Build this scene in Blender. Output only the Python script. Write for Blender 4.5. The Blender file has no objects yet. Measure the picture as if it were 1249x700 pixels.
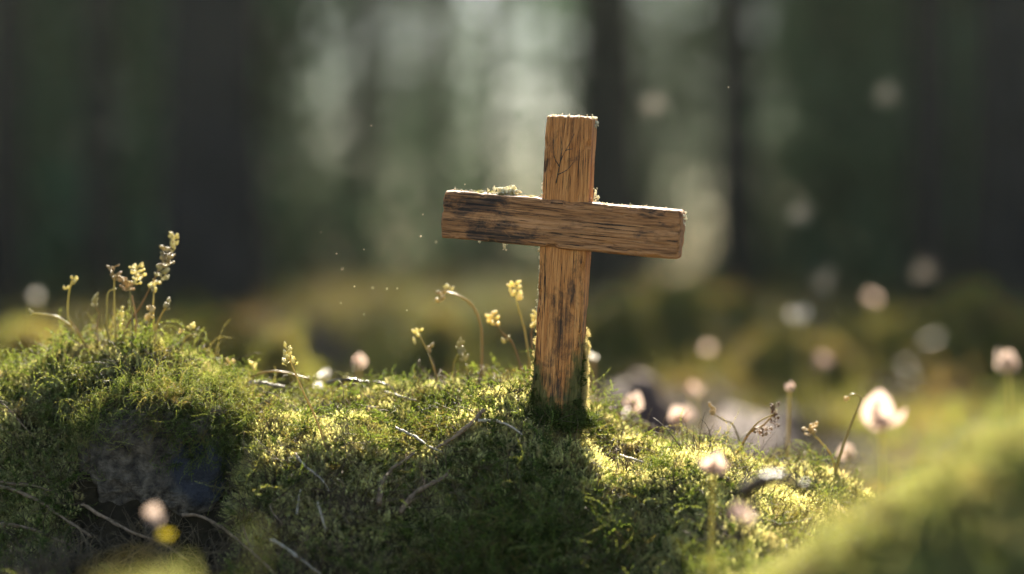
import bpy, math
import numpy as np
from mathutils import Vector, Matrix, Quaternion

RS = np.random.RandomState(11)
sc = bpy.context.scene
col = sc.collection
CZ = 0.30                       # camera height above world zero
FY = 1.47                       # focus distance (the cross)
PX = 0.0005                     # metres per photo pixel at FY
SUN_EL, SUN_AZ = math.radians(37), math.radians(5)
SUN = np.array([math.sin(SUN_AZ)*math.cos(SUN_EL), math.cos(SUN_AZ)*math.cos(SUN_EL), math.sin(SUN_EL)])

def at(px, py, Y):
    k = PX*Y/FY
    return np.array([(px-624.5)*k, Y, CZ+(350-py)*k])

# ------------------------------------------------------------------ noise
def _h(ix, iy, iz, s):
    n = (ix.astype(np.int64)*374761393 + iy.astype(np.int64)*668265263 + iz.astype(np.int64)*2147483647 + s*974711) & 0x7fffffff
    n = ((n ^ (n >> 13))*1274126177) & 0x7fffffff
    n = ((n ^ (n >> 15))*2246822519) & 0x7fffffff
    return ((n ^ (n >> 16)) & 0xffff)/65535.0
def vnoise(x, y, z=0.0, s=0):
    x, y, z = np.broadcast_arrays(np.asarray(x, float), np.asarray(y, float), np.asarray(z, float))
    ix, iy, iz = np.floor(x), np.floor(y), np.floor(z)
    fx, fy, fz = x-ix, y-iy, z-iz
    fx, fy, fz = fx*fx*(3-2*fx), fy*fy*(3-2*fy), fz*fz*(3-2*fz)
    r = 0
    for a in (0, 1):
        for b in (0, 1):
            for c in (0, 1):
                w = (fx if a else 1-fx)*(fy if b else 1-fy)*(fz if c else 1-fz)
                r = r + w*_h(ix+a, iy+b, iz+c, s)
    return r*2-1
def fbm(x, y, z=0.0, s=0, o=4):
    r, a, f = 0, 0.5, 1.0
    for i in range(o):
        r = r + a*vnoise(np.asarray(x)*f, np.asarray(y)*f, np.asarray(z)*f, s+i*7)
        a *= .5; f *= 2.03
    return r
def sstep(a, b, x):
    t = np.clip((x-a)/(b-a), 0, 1); return t*t*(3-2*t)

# ------------------------------------------------------------------ mesh building
class MB:
    def __init__(s): s.v = []; s.f = []; s.t = []; s.n = 0
    def add(s, v, faces, tip=None):
        v = np.asarray(v, float).reshape(-1, 3)
        if not isinstance(faces, (list, tuple)): faces = [faces]
        for f in faces:
            f = np.asarray(f, np.int64)
            if f.size: s.f.append(f+s.n)
        s.v.append(v); s.t.append(np.full(len(v), 0.5) if tip is None else np.broadcast_to(np.asarray(tip, float), (len(v),)))
        s.n += len(v)
    def merge(s, o, M=None, scale=1.0, t=(0, 0, 0)):
        for v, f in [(np.concatenate(o.v), o.f)]:
            if M is not None: v = (v*scale)@np.asarray(M).T + np.asarray(t)
            s.v.append(v)
            for q in f: s.f.append(q+s.n)
            s.t.append(np.concatenate(o.t)); s.n += len(v)
    def mesh(s, name, mat=None, smooth=False):
        me = bpy.data.meshes.new(name)
        v = np.concatenate(s.v).astype(np.float32)
        me.vertices.add(len(v)); me.vertices.foreach_set('co', v.ravel())
        loops = np.concatenate([f.ravel() for f in s.f]).astype(np.int32)
        cnt = np.concatenate([np.full(len(f), f.shape[1]) for f in s.f])
        start = np.concatenate([[0], np.cumsum(cnt)[:-1]]).astype(np.int32)
        me.loops.add(len(loops)); me.loops.foreach_set('vertex_index', loops)
        me.polygons.add(len(cnt)); me.polygons.foreach_set('loop_start', start)
        me.update(calc_edges=True)
        a = me.attributes.new('tip', 'FLOAT', 'POINT'); a.data.foreach_set('value', np.concatenate(s.t).astype(np.float32))
        if smooth: me.polygons.foreach_set('use_smooth', np.ones(len(cnt), bool))
        if mat: me.materials.append(mat)
        return me
def link(name, me, parent=None, label=None, cat=None, group=None, kind=None, loc=None):
    o = bpy.data.objects.new(name, me); col.objects.link(o)
    if parent is not None: o.parent = parent
    if loc is not None: o.location = Vector(loc)
    if label: o['label'] = label
    if cat: o['category'] = cat
    if group: o['group'] = group
    if kind: o['kind'] = kind
    return o
def thing(name, label, cat, loc, group=None):
    o = bpy.data.objects.new(name, None); col.objects.link(o); o.location = Vector(loc); o.empty_display_size = .02
    o['label'] = label; o['category'] = cat
    if group: o['group'] = group
    return o

def smooth_path(P, n):
    P = np.asarray(P, float); m = len(P)
    if m < 3:
        t = np.linspace(0, 1, n)[:, None]; return P[0]*(1-t)+P[-1]*t
    Q = np.vstack([2*P[0]-P[1], P, 2*P[-1]-P[-2]])
    out = []
    for u in np.linspace(0, m-1-1e-9, n):
        i = int(u); t = u-i; a, b, c, d = Q[i], Q[i+1], Q[i+2], Q[i+3]
        out.append(.5*((2*b)+(-a+c)*t+(2*a-5*b+4*c-d)*t*t+(-a+3*b-3*c+d)*t**3))
    return np.array(out)
def tube(mb, P, R, sides=7, rough=0.0, seed=0):
    P = np.asarray(P, float); n = len(P); R = np.broadcast_to(R, (n,))
    T = np.gradient(P, axis=0); T /= np.linalg.norm(T, axis=1)[:, None]+1e-12
    ref = np.array([0.0, 0.0, 1.0]) if abs(T[0][2]) < .9 else np.array([1.0, 0, 0])
    A = ref-T[0]*(ref@T[0]); A /= np.linalg.norm(A); V = []
    ang = np.arange(sides)*2*math.pi/sides
    for i in range(n):
        A = A-T[i]*(A@T[i]); A /= np.linalg.norm(A)+1e-12; B = np.cross(T[i], A)
        r = R[i]*(1+rough*fbm(np.cos(ang)*1.3+seed, np.sin(ang)*1.3, i*.45, seed, 2))
        V.append(P[i]+(np.cos(ang)*r)[:, None]*A+(np.sin(ang)*r)[:, None]*B)
    V = np.vstack(V+[P[0][None], P[-1][None]])
    i, j = np.meshgrid(np.arange(n-1), np.arange(sides), indexing='ij'); i = i.ravel(); j = j.ravel(); j2 = (j+1) % sides
    q = np.stack([i*sides+j, i*sides+j2, (i+1)*sides+j2, (i+1)*sides+j], 1)
    a = np.arange(sides); b = (a+1) % sides
    c0 = np.stack([b, a, np.full(sides, n*sides)], 1); e = (n-1)*sides
    c1 = np.stack([e+a, e+b, np.full(sides, n*sides+1)], 1)
    mb.add(V, [q, c0, c1], np.concatenate([np.repeat(np.linspace(0, 1, n), sides), [0, 1]]))
def ico(sub):
    import bmesh
    bm = bmesh.new(); bmesh.ops.create_icosphere(bm, subdivisions=sub, radius=1.0)
    bm.verts.ensure_lookup_table()
    v = np.array([x.co[:] for x in bm.verts]); f = np.array([[y.index for y in x.verts] for x in bm.faces]); bm.free()
    return v, f
ICO = {k: ico(k) for k in (1, 2, 3, 5, 6)}
def blob(mb, c, r, sub=2, rough=.15, fr=1.6, seed=0, M=None):
    v, f = ICO[sub]
    d = 1+rough*fbm(v[:, 0]*fr+seed*3.1, v[:, 1]*fr+seed, v[:, 2]*fr, seed, 3)
    w = v*d[:, None]*np.asarray(r)
    if M is not None: w = w@np.asarray(M).T
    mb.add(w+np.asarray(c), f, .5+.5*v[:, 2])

# ------------------------------------------------------------------ materials
def mat(name):
    m = bpy.data.materials.new(name); m.use_nodes = True; nt = m.node_tree; nt.nodes.clear()
    return m, nt, nt.nodes, nt.links
def N(ns, t, **k):
    n = ns.new(t)
    for a, b in k.items():
        if a in n.inputs: n.inputs[a].default_value = b
        else: setattr(n, a, b)
    return n
def ramp(ns, stops, interp='LINEAR'):
    r = ns.new('ShaderNodeValToRGB'); e = r.color_ramp.elements; r.color_ramp.interpolation = interp
    e[0].position, e[0].color = stops[0][0], (*stops[0][1], 1); e[1].position, e[1].color = stops[-1][0], (*stops[-1][1], 1)
    for p, c in stops[1:-1]: x = e.new(p); x.color = (*c, 1)
    return r
def leafy(name, base, tip, dry, dry_amt=.2, trans=.45, rough=.6, spec=.25, tfac=1.5, tb=.5):
    """diffuse + translucent leaf material; hue by instance and by height along the shoot"""
    m, nt, ns, L = mat(name)
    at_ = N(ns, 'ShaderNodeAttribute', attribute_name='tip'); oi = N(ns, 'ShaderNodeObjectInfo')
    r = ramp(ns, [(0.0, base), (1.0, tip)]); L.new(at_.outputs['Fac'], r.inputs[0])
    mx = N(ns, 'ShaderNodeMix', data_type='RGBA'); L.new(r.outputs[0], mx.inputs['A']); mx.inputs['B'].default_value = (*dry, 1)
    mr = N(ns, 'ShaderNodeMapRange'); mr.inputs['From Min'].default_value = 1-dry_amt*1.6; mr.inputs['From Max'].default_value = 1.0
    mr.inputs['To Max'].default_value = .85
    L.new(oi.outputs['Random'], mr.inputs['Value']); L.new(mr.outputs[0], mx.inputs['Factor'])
    hv = N(ns, 'ShaderNodeHueSaturation'); L.new(mx.outputs['Result'], hv.inputs['Color'])
    # second pseudo random from the instance's random number
    mm = N(ns, 'ShaderNodeMath', operation='MULTIPLY'); L.new(oi.outputs['Random'], mm.inputs[0]); mm.inputs[1].default_value = 37.31
    fr = N(ns, 'ShaderNodeMath', operation='FRACT'); L.new(mm.outputs[0], fr.inputs[0])
    v = N(ns, 'ShaderNodeMapRange'); v.inputs['To Min'].default_value = .6; v.inputs['To Max'].default_value = 1.35
    L.new(fr.outputs[0], v.inputs['Value']); L.new(v.outputs[0], hv.inputs['Value'])
    p = N(ns, 'ShaderNodeBsdfPrincipled'); L.new(hv.outputs[0], p.inputs['Base Color'])
    p.inputs['Roughness'].default_value = rough; p.inputs['Specular IOR Level'].default_value = spec
    t = N(ns, 'ShaderNodeBsdfTranslucent'); sm = N(ns, 'ShaderNodeMix', data_type='RGBA', blend_type='MULTIPLY')
    sm.inputs['Factor'].default_value = 1; L.new(hv.outputs[0], sm.inputs['A']); sm.inputs['B'].default_value = (tfac, tfac*.98, tfac*tb, 1)
    L.new(sm.outputs['Result'], t.inputs['Color'])
    ms = N(ns, 'ShaderNodeMixShader'); ms.inputs[0].default_value = trans; L.new(p.outputs[0], ms.inputs[1]); L.new(t.outputs[0], ms.inputs[2])
    o = N(ns, 'ShaderNodeOutputMaterial'); L.new(ms.outputs[0], o.inputs['Surface'])
    return m
def rocky(name, stops, scale=20, bump=.4, rough=.85, dist=.01, extra=None, coords='Object'):
    m, nt, ns, L = mat(name); tc = N(ns, 'ShaderNodeTexCoord')
    n = N(ns, 'ShaderNodeTexNoise'); n.inputs['Scale'].default_value = scale; n.inputs['Detail'].default_value = 8; n.inputs['Roughness'].default_value = .65
    L.new(tc.outputs[coords], n.inputs['Vector']); r = ramp(ns, stops); L.new(n.outputs['Fac'], r.inputs[0])
    p = N(ns, 'ShaderNodeBsdfPrincipled'); p.inputs['Roughness'].default_value = rough; p.inputs['Specular IOR Level'].default_value = .25 if rough < .9 else .03
    out = r.outputs[0]
    if extra: out = extra(ns, L, tc, out)
    L.new(out, p.inputs['Base Color'])
    n2 = N(ns, 'ShaderNodeTexNoise'); n2.inputs['Scale'].default_value = scale*4; n2.inputs['Detail'].default_value = 6; L.new(tc.outputs[coords], n2.inputs['Vector'])
    b = N(ns, 'ShaderNodeBump'); b.inputs['Strength'].default_value = bump; b.inputs['Distance'].default_value = dist
    L.new(n2.outputs['Fac'], b.inputs['Height']); L.new(b.outputs[0], p.inputs['Normal'])
    o = N(ns, 'ShaderNodeOutputMaterial'); L.new(p.outputs[0], o.inputs['Surface'])
    return m
M_STAR = leafy('moss_cushion', (.075, .07, .015), (.66, .63, .32), (.46, .37, .22), .3, .6, tb=.68)  # cushion moss, tips paled to carry the sunlit look of the crest
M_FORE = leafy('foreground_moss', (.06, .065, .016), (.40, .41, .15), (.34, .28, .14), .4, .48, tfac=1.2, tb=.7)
M_FEATH = leafy('moss_feather', (.014, .022, .005), (.155, .205, .045), (.20, .14, .06), .25, .48)  # feather moss, darkened to deepen the shade on the mound front
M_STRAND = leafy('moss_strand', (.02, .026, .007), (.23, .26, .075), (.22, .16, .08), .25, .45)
M_DRY = leafy('dry_litter', (.06, .04, .022), (.20, .14, .075), (.05, .035, .02), .4, .15)
M_BGMOSS = leafy('far_moss', (.07, .065, .014), (.27, .27, .08), (.26, .15, .08), .4, .45)
M_LEAF = leafy('tree_leaves', (.03, .06, .025), (.055, .10, .04), (.08, .09, .04), .3, .4, tb=.7)
M_LOW = leafy('low_plants', (.04, .05, .015), (.13, .14, .04), (.18, .11, .06), .45, .35)
M_UNDER = leafy('undergrowth_leaves', (.035, .085, .050), (.08, .16, .09), (.10, .14, .08), .3, .5, tb=.75)
M_SEED = leafy('seed_pod', (.55, .49, .22), (.74, .69, .42), (.55, .40, .22), .2, .55, .35, .5, 1.2, .8)
M_STEM = leafy('sprig_stem', (.26, .21, .07), (.42, .37, .13), (.30, .17, .08), .3, .35, .4, .4)
M_SEEDRED = leafy('brown_seed', (.20, .12, .06), (.36, .24, .12), (.2, .1, .05), .2, .3, .5, .4)
M_LICHEN = leafy('pale_lichen', (.55, .52, .38), (.80, .77, .60), (.6, .55, .35), .3, .35, .7, .2, 1.1, .92)
M_PETAL = leafy('pale_petal', (.46, .34, .28), (.58, .46, .40), (.7, .5, .45), .3, .5, .5, .3, 1.1, .92)
M_PETALW = leafy('white_petal', (.70, .66, .60), (.82, .80, .76), (.7, .6, .5), .1, .5, .4, .4, 1.1, .92)
M_YELLOW = leafy('yellow_petal', (.42, .34, .02), (.55, .45, .04), (.5, .4, .03), .1, .45, .5, .3, 1.1)
M_TWIG = rocky('twig_bark', [(.3, (.09, .055, .03)), (.7, (.30, .20, .12))], 300, .5, .7, .0008)
M_TWIGP = rocky('pale_twig', [(.3, (.22, .17, .11)), (.7, (.42, .34, .24))], 300, .4, .55, .0006)
M_TWIGD = rocky('dark_twig', [(.3, (.02, .014, .01)), (.7, (.09, .06, .04))], 300, .4, .35, .0006)
def bluepatch(ns, L, tc, out):
    n = N(ns, 'ShaderNodeTexNoise'); n.inputs['Scale'].default_value = 16; n.inputs['Detail'].default_value = 5; L.new(tc.outputs['Object'], n.inputs['Vector'])
    v = N(ns, 'ShaderNodeVectorMath', operation='DISTANCE'); L.new(tc.outputs['Object'], v.inputs[0]); v.inputs[1].default_value = (.026, -.045, -.002)
    a = N(ns, 'ShaderNodeMath', operation='MULTIPLY_ADD'); L.new(n.outputs['Fac'], a.inputs[0]); a.inputs[1].default_value = .035; L.new(v.outputs['Value'], a.inputs[2])
    r = ramp(ns, [(.036, (1, 1, 1)), (.040, (0, 0, 0))]); L.new(a.outputs[0], r.inputs[0])
    mx = N(ns, 'ShaderNodeMix', data_type='RGBA'); L.new(r.outputs[0], mx.inputs['Factor']); L.new(out, mx.inputs['A']); mx.inputs['B'].default_value = (.040, .041, .050, 1)
    r2 = ramp(ns, [(.0385, (0, 0, 0)), (.0405, (1, 1, 1)), (.044, (0, 0, 0))]); L.new(a.outputs[0], r2.inputs[0])
    n3 = N(ns, 'ShaderNodeTexNoise'); n3.inputs['Scale'].default_value = 60; L.new(tc.outputs['Object'], n3.inputs['Vector'])
    r3 = ramp(ns, [(.52, (0, 0, 0)), (.6, (1, 1, 1))]); L.new(n3.outputs['Fac'], r3.inputs[0])
    mu = N(ns, 'ShaderNodeMath', operation='MULTIPLY'); L.new(r2.outputs[0], mu.inputs[0]); L.new(r3.outputs[0], mu.inputs[1])
    m2 = N(ns, 'ShaderNodeMix', data_type='RGBA'); L.new(mu.outputs[0], m2.inputs['Factor']); L.new(mx.outputs['Result'], m2.inputs['A']); m2.inputs['B'].default_value = (.14, .14, .13, 1)
    return m2.outputs['Result']
M_STONE = rocky('stone_grey_brown', [(.34, (.025, .018, .012)), (.5, (.085, .065, .045)), (.72, (.21, .165, .115))], 170, 1.0, .85, .004, bluepatch)
M_SOIL = rocky('forest_soil', [(.3, (.010, .007, .005)), (.5, (.024, .018, .010)), (.7, (.05, .036, .02))], 26, .8, .95, .01)
M_BOULDER = rocky('boulder_moss', [(.32, (.03, .03, .015)), (.5, (.07, .075, .018)), (.68, (.13, .13, .03))], 7, .8, .95, .03)
M_BROWNB = rocky('boulder_bare', [(.35, (.03, .02, .016)), (.7, (.15, .085, .06))], 9, .6, .8, .02)
M_BARK = rocky('bark', [(.3, (.008, .008, .010)), (.7, (.030, .026, .028))], 6, .9, .95, .03)
M_BARKP = rocky('bark_pale', [(.3, (.045, .036, .03)), (.7, (.12, .095, .08))], 6, .9, .95, .03)

def wood(name, dark, mid, light, stain, stain_pos, seed, moss=False):
    m, nt, ns, L = mat(name); tc = N(ns, 'ShaderNodeTexCoord')
    def noise(scale, vec=(1, 1, 1), det=5, rg=.6, off=0.0, dist=0.0):
        mp = N(ns, 'ShaderNodeMapping'); mp.inputs['Scale'].default_value = vec; mp.inputs['Location'].default_value = (seed+off, seed*.7, off)
        L.new(tc.outputs['Object'], mp.inputs['Vector']); n = N(ns, 'ShaderNodeTexNoise')
        n.inputs['Scale'].default_value = scale; n.inputs['Detail'].default_value = det; n.inputs['Roughness'].default_value = rg; n.inputs['Distortion'].default_value = dist
        L.new(mp.outputs[0], n.inputs['Vector']); return n
    g1 = noise(1, (800, 800, 22), 6, .68, 0, .5)       # fibres
    g2 = noise(1, (2200, 2200, 90), 3, .7, 3)         # fine fibres
    g3 = noise(1, (110, 110, 7), 3, .5, 5, .3)        # broad grain
    cr = noise(1, (1300, 1300, 30), 4, .72, 9, .5)       # open cracks
    st = noise(70, (1, 1, .6), 7, .72, 13, .3)        # stains
    a = N(ns, 'ShaderNodeMath', operation='MULTIPLY_ADD'); L.new(g2.outputs['Fac'], a.inputs[0]); a.inputs[1].default_value = .35
    b = N(ns, 'ShaderNodeMath', operation='MULTIPLY_ADD'); L.new(g1.outputs['Fac'], b.inputs[0]); b.inputs[1].default_value = .45
    c = N(ns, 'ShaderNodeMath', operation='MULTIPLY'); L.new(g3.outputs['Fac'], c.inputs[0]); c.inputs[1].default_value = .35
    L.new(c.outputs[0], b.inputs[2]); L.new(b.outputs[0], a.inputs[2])
    r = ramp(ns, [(.43, dark), (.545, mid), (.68, light)]); L.new(a.outputs[0], r.inputs[0])
    rc = ramp(ns, [(.37, (1, 1, 1)), (.45, (0, 0, 0))]); L.new(cr.outputs['Fac'], rc.inputs[0])
    m1 = N(ns, 'ShaderNodeMix', data_type='RGBA'); L.new(rc.outputs[0], m1.inputs['Factor']); L.new(r.outputs[0], m1.inputs['A']); m1.inputs['B'].default_value = (.022, .013, .008, 1)
    # stains: centred on stain_pos along the length
    sx = N(ns, 'ShaderNodeSeparateXYZ'); L.new(tc.outputs['Object'], sx.inputs[0])
    acc = st.outputs['Fac']
    for (z0, w, k) in stain_pos:
        d = N(ns, 'ShaderNodeMath', operation='SUBTRACT'); L.new(sx.outputs[2], d.inputs[0]); d.inputs[1].default_value = z0
        d2 = N(ns, 'ShaderNodeMath', operation='ABSOLUTE'); L.new(d.outputs[0], d2.inputs[0])
        mr = N(ns, 'ShaderNodeMapRange'); mr.inputs['From Min'].default_value = 0; mr.inputs['From Max'].default_value = w
        mr.inputs['To Min'].default_value = k; mr.inputs['To Max'].default_value = 0; L.new(d2.outputs[0], mr.inputs['Value'])
        ad = N(ns, 'ShaderNodeMath', operation='ADD'); L.new(acc, ad.inputs[0]); L.new(mr.outputs[0], ad.inputs[1]); acc = ad.outputs[0]
    rs = ramp(ns, [(.565, (0, 0, 0)), (.68, (1, 1, 1))]); L.new(acc, rs.inputs[0])
    # fibres break the stain up
    br = ramp(ns, [(.40, (1, 1, 1)), (.66, (.35, .35, .35))]); L.new(g1.outputs['Fac'], br.inputs[0])
    sm = N(ns, 'ShaderNodeMath', operation='MULTIPLY'); L.new(rs.outputs[0], sm.inputs[0]); L.new(br.outputs[0], sm.inputs[1])
    m2 = N(ns, 'ShaderNodeMix', data_type='RGBA'); L.new(sm.outputs[0], m2.inputs['Factor']); L.new(m1.outputs['Result'], m2.inputs['A']); m2.inputs['B'].default_value = (*stain, 1)
    out = m2.outputs['Result']
    if moss:
        # green algae film climbing from the ground end, stronger at the arrises
        ax = N(ns, 'ShaderNodeMath', operation='ABSOLUTE'); L.new(sx.outputs[0], ax.inputs[0])
        mr = N(ns, 'ShaderNodeMapRange'); mr.inputs['From Min'].default_value = .004; mr.inputs['From Max'].default_value = .015; mr.inputs['To Max'].default_value = .030
        L.new(ax.outputs[0], mr.inputs['Value'])
        hh = N(ns, 'ShaderNodeMath', operation='SUBTRACT'); L.new(sx.outputs[2], hh.inputs[0]); L.new(mr.outputs[0], hh.inputs[1])
        n5 = noise(150, (1, 1, .4), 6, .7, 21)
        h2 = N(ns, 'ShaderNodeMath', operation='MULTIPLY_ADD'); L.new(n5.outputs['Fac'], h2.inputs[0]); h2.inputs[1].default_value = -.085; L.new(hh.outputs[0], h2.inputs[2])
        rm = N(ns, 'ShaderNodeMapRange'); rm.inputs['From Min'].default_value = -.038; rm.inputs['From Max'].default_value = -.020; rm.inputs['To Min'].default_value = .9; rm.inputs['To Max'].default_value = 0
        L.new(h2.outputs[0], rm.inputs['Value'])
        m3 = N(ns, 'ShaderNodeMix', data_type='RGBA'); L.new(rm.outputs[0], m3.inputs['Factor']); L.new(out, m3.inputs['A']); m3.inputs['B'].default_value = (.075, .078, .016, 1)
        out = m3.outputs['Result']
    p = N(ns, 'ShaderNodeBsdfPrincipled'); L.new(out, p.inputs['Base Color']); p.inputs['Roughness'].default_value = .72; p.inputs['Specular IOR Level'].default_value = .3
    hb = N(ns, 'ShaderNodeMath', operation='SUBTRACT'); L.new(a.outputs[0], hb.inputs[0]); L.new(rc.outputs[0], hb.inputs[1])
    bp = N(ns, 'ShaderNodeBump'); bp.inputs['Strength'].default_value = .8; bp.inputs['Distance'].default_value = .0005
    L.new(hb.outputs[0], bp.inputs['Height']); L.new(bp.outputs[0], p.inputs['Normal'])
    o = N(ns, 'ShaderNodeOutputMaterial'); L.new(p.outputs[0], o.inputs['Surface'])
    return m

# ------------------------------------------------------------------ terrain height
cr_x = np.array([-60, 0, 60, 100, 150, 200, 240, 275, 310, 340, 400, 460, 520, 570, 620, 680, 740, 800, 850, 900, 960, 1010, 1060, 1120, 1200, 1400])
cr_y = np.array([465, 450, 437, 425, 416, 421, 440, 462, 482, 490, 483, 477, 468, 461, 452, 466, 512, 533, 535, 540, 560, 585, 610, 625, 635, 640])
YC = 1.54
cX = (cr_x-624.5)*PX*YC/FY; cZ = (350-cr_y)*PX*YC/FY - .006
def H(X, Y):
    X = np.asarray(X, float); Y = np.asarray(Y, float)
    crest = np.interp(X, cX, cZ)
    # crest line wiggles in depth
    t = YC+.015*fbm(X*9, 0*X+3.3, 0, 5, 2)-Y
    tf = np.clip(t, 0, None)
    left = 1-sstep(-.20, -.14, X)        # over the stone
    right = sstep(.035, .13, X)
    # front profile (drop below the crest)
    mid = .26*np.minimum(tf, .105) + 1.28*np.clip(tf-.105, 0, .13) + .30*np.clip(tf-.255, 0, None)
    lf = .42*np.minimum(tf, .05) + 1.9*np.clip(tf-.05, 0, .050) + .25*np.clip(tf-.10, 0, None)
    rg = .14*np.minimum(tf, .12) + .45*np.clip(tf-.12, 0, .22) + .25*np.clip(tf-.31, 0, None)
    drop = mid*(1-left)*(1-right)+lf*left+rg*right
    tb = np.clip(-t, 0, None)
    back = .15*np.minimum(tb, .04)+.75*np.clip(tb-.04, 0, .13)+.1*np.clip(tb-.17, 0, .3)
    z = crest-drop-back
    # floor the near ground
    fl = -.215+.02*fbm(X*5, Y*5, 0, 9, 2)
    z = np.where(Y < YC, np.maximum(z, fl-.02*(YC-Y)), z)
    # left hollow: far left keeps dropping
    # foreground mounds
    def bump(cx, cy, top, rx, ry, p=1.0):
        d = ((X-cx)/rx)**2+((Y-cy)/ry)**2
        return top - (1-np.exp(-d))*.28*p
    z = smax(z, bump(.256, 1.02, -.064, .27, .20), .012)
    z = smax(z, bump(-.122, .82, -.110, .10, .09), .006)
    z = smax(z, bump(-.245, .84, -.124, .07, .07), .006)
    # background: ground rising slowly, hummocks
    b = -.19+.012*(np.clip(Y, 0, 30)-1.8)+.085*fbm(X*.9, Y*.75, 0, 21, 3)*sstep(1.8, 3.2, Y)
    w = sstep(1.72, 2.1, Y+.06*fbm(X*3, Y*3, 0, 4, 2))
    z = z*(1-w)+b*w
    far = sstep(.9, 1.6, np.abs(X))*(1-sstep(1.8, 2.6, Y))
    z = z*(1-far)+(-.16+.07*fbm(X*1.1, Y*1.1, 0, 33, 3))*far
    # small lumpiness of the cushions
    amp = .021*(1-sstep(1.9, 3, Y))
    z = z+amp*fbm(X*19, Y*19, 0, 50, 3)+.004*(1-sstep(1.9, 2.4, Y))*fbm(X*70, Y*70, 0, 60, 2)
    return z+CZ
def smax(a, b, k):
    h = np.clip(.5+.5*(a-b)/k, 0, 1)
    return b*(1-h)+a*h+k*h*(1-h)
def hit(px, py, lift=.004, y0=.7, y1=3.5):
    """where the line of sight of a photo pixel meets the ground"""
    Ys = np.linspace(y0, y1, 2800); k = PX*Ys/FY
    X = (px-624.5)*k; Z = CZ+(350-py)*k
    d = Z-(H(X, Ys)+lift); i = np.argmax(d < 0)
    if d[i] >= 0 or Ys[i] > 1.62:      # just over the crest: stand it on the crest
        near = (Ys > 1.40) & (Ys < 1.58); i = np.where(near)[0][np.argmin(d[near])]
    return np.array([X[i], Ys[i], H(X[i], Ys[i])+lift])

# ground sheet
def axis(a, b, step, grow, lo, hi):
    c = list(np.arange(a, b+1e-9, step)); s = step
    while c[-1] < hi: s *= grow; c.append(c[-1]+s)
    s = step
    while c[0] > lo: s *= grow; c.insert(0, c[0]-s)
    return np.array(c)
gx = axis(-.52, .52, .004, 1.09, -60, 60); gy = axis(.62, 2.05, .004, 1.05, -40, 90)
GX, GY = np.meshgrid(gx, gy); GZ = H(GX, GY)
nx, ny = len(gx), len(gy)
i, j = np.meshgrid(np.arange(ny-1), np.arange(nx-1), indexing='ij'); i = i.ravel(); j = j.ravel()
g = MB(); g.add(np.stack([GX, GY, GZ], -1).reshape(-1, 3), np.stack([i*nx+j, i*nx+j+1, (i+1)*nx+j+1, (i+1)*nx+j], 1))
ground = link('ground', g.mesh('ground', M_SOIL, True), kind='structure')

# ------------------------------------------------------------------ moss shoots
def leaves(mb, base, d, nrm, ln, wd, tip):
    """many little bent pointed leaves: base, direction, flat normal, length, width"""
    side = np.cross(d, nrm); side /= np.linalg.norm(side, axis=1)[:, None]+1e-12
    ln = ln[:, None]; wd = wd[:, None]; n = len(base)
    b0 = base-side*wd*.5; b1 = base+side*wd*.5
    md = base+d*ln*.5+nrm*ln*.06; m0 = md-side*wd*.42; m1 = md+side*wd*.42
    tp = base+d*ln*.95-nrm*ln*.10
    V = np.stack([b0, b1, m1, m0, tp], 1).reshape(-1, 3); o = np.arange(n)*5
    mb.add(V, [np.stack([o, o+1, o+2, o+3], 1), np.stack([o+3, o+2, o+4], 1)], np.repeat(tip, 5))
def shoot(mb, P, r, nl, ll, lw, ang=.9, rs=RS, flat=None, t0=0.05, tipmul=1.0):
    """leafy shoot along polyline P"""
    P = np.asarray(P); n = len(P); t = np.linspace(t0, 1, nl)
    u = t*(n-1); i = np.minimum(u.astype(int), n-2); f = (u-i)[:, None]
    B = P[i]*(1-f)+P[i+1]*f; T = P[i+1]-P[i]; T /= np.linalg.norm(T, axis=1)[:, None]+1e-12
    ref = np.array([.31, .17, .93]); A = np.cross(T, ref); A /= np.linalg.norm(A, axis=1)[:, None]+1e-9; C = np.cross(T, A)
    if flat is None: az = np.arange(nl)*2.39996+rs.rand()*6
    else: az = np.where(np.arange(nl) % 2 == 0, 0, math.pi)+rs.randn(nl)*flat
    R = A*np.cos(az)[:, None]+C*np.sin(az)[:, None]
    an = (ang*(1-.55*t**3)+rs.randn(nl)*.12)[:, None]
    D = T*np.cos(an)+R*np.sin(an); Nn = -T*np.sin(an)+R*np.cos(an)
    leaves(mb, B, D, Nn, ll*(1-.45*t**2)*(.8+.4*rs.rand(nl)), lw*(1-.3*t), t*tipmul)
def curl(p0, d0, L, n, bend, rs, up=0.0):
    """polyline with a steadily turning direction"""
    P = [np.array(p0, float)]; d = np.array(d0, float); d /= np.linalg.norm(d)
    ax = np.cross(d, rs.randn(3)); ax /= np.linalg.norm(ax)+1e-9; b = bend/n
    for k in range(n-1):
        d = d*math.cos(b)+np.cross(ax, d)*math.sin(b)+ax*(ax@d)*(1-math.cos(b)); d[2] += up/n; d /= np.linalg.norm(d)
        b *= 1.12; P.append(P[-1]+d*L/(n-1))
    return np.array(P)
mm = .001
def patch_star(seed):
    rs = np.random.RandomState(seed); mb = MB()
    for k in range(26):
        r = 8*mm*math.sqrt(rs.rand()); a = rs.rand()*6.28; b = [r*math.cos(a), r*math.sin(a), -2*mm]
        L = (5+5*rs.rand())*mm*(1-.3*(r/8/mm)**2)
        P = curl(b, [.35*r/8/mm*math.cos(a)+rs.randn()*.2, .35*r/8/mm*math.sin(a)+rs.randn()*.2, 1], L, 5, rs.rand()*.8, rs)
        shoot(mb, P, 0, 34, (1.7+.6*rs.rand())*mm, .42*mm, 1.0, rs)
    return mb
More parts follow.
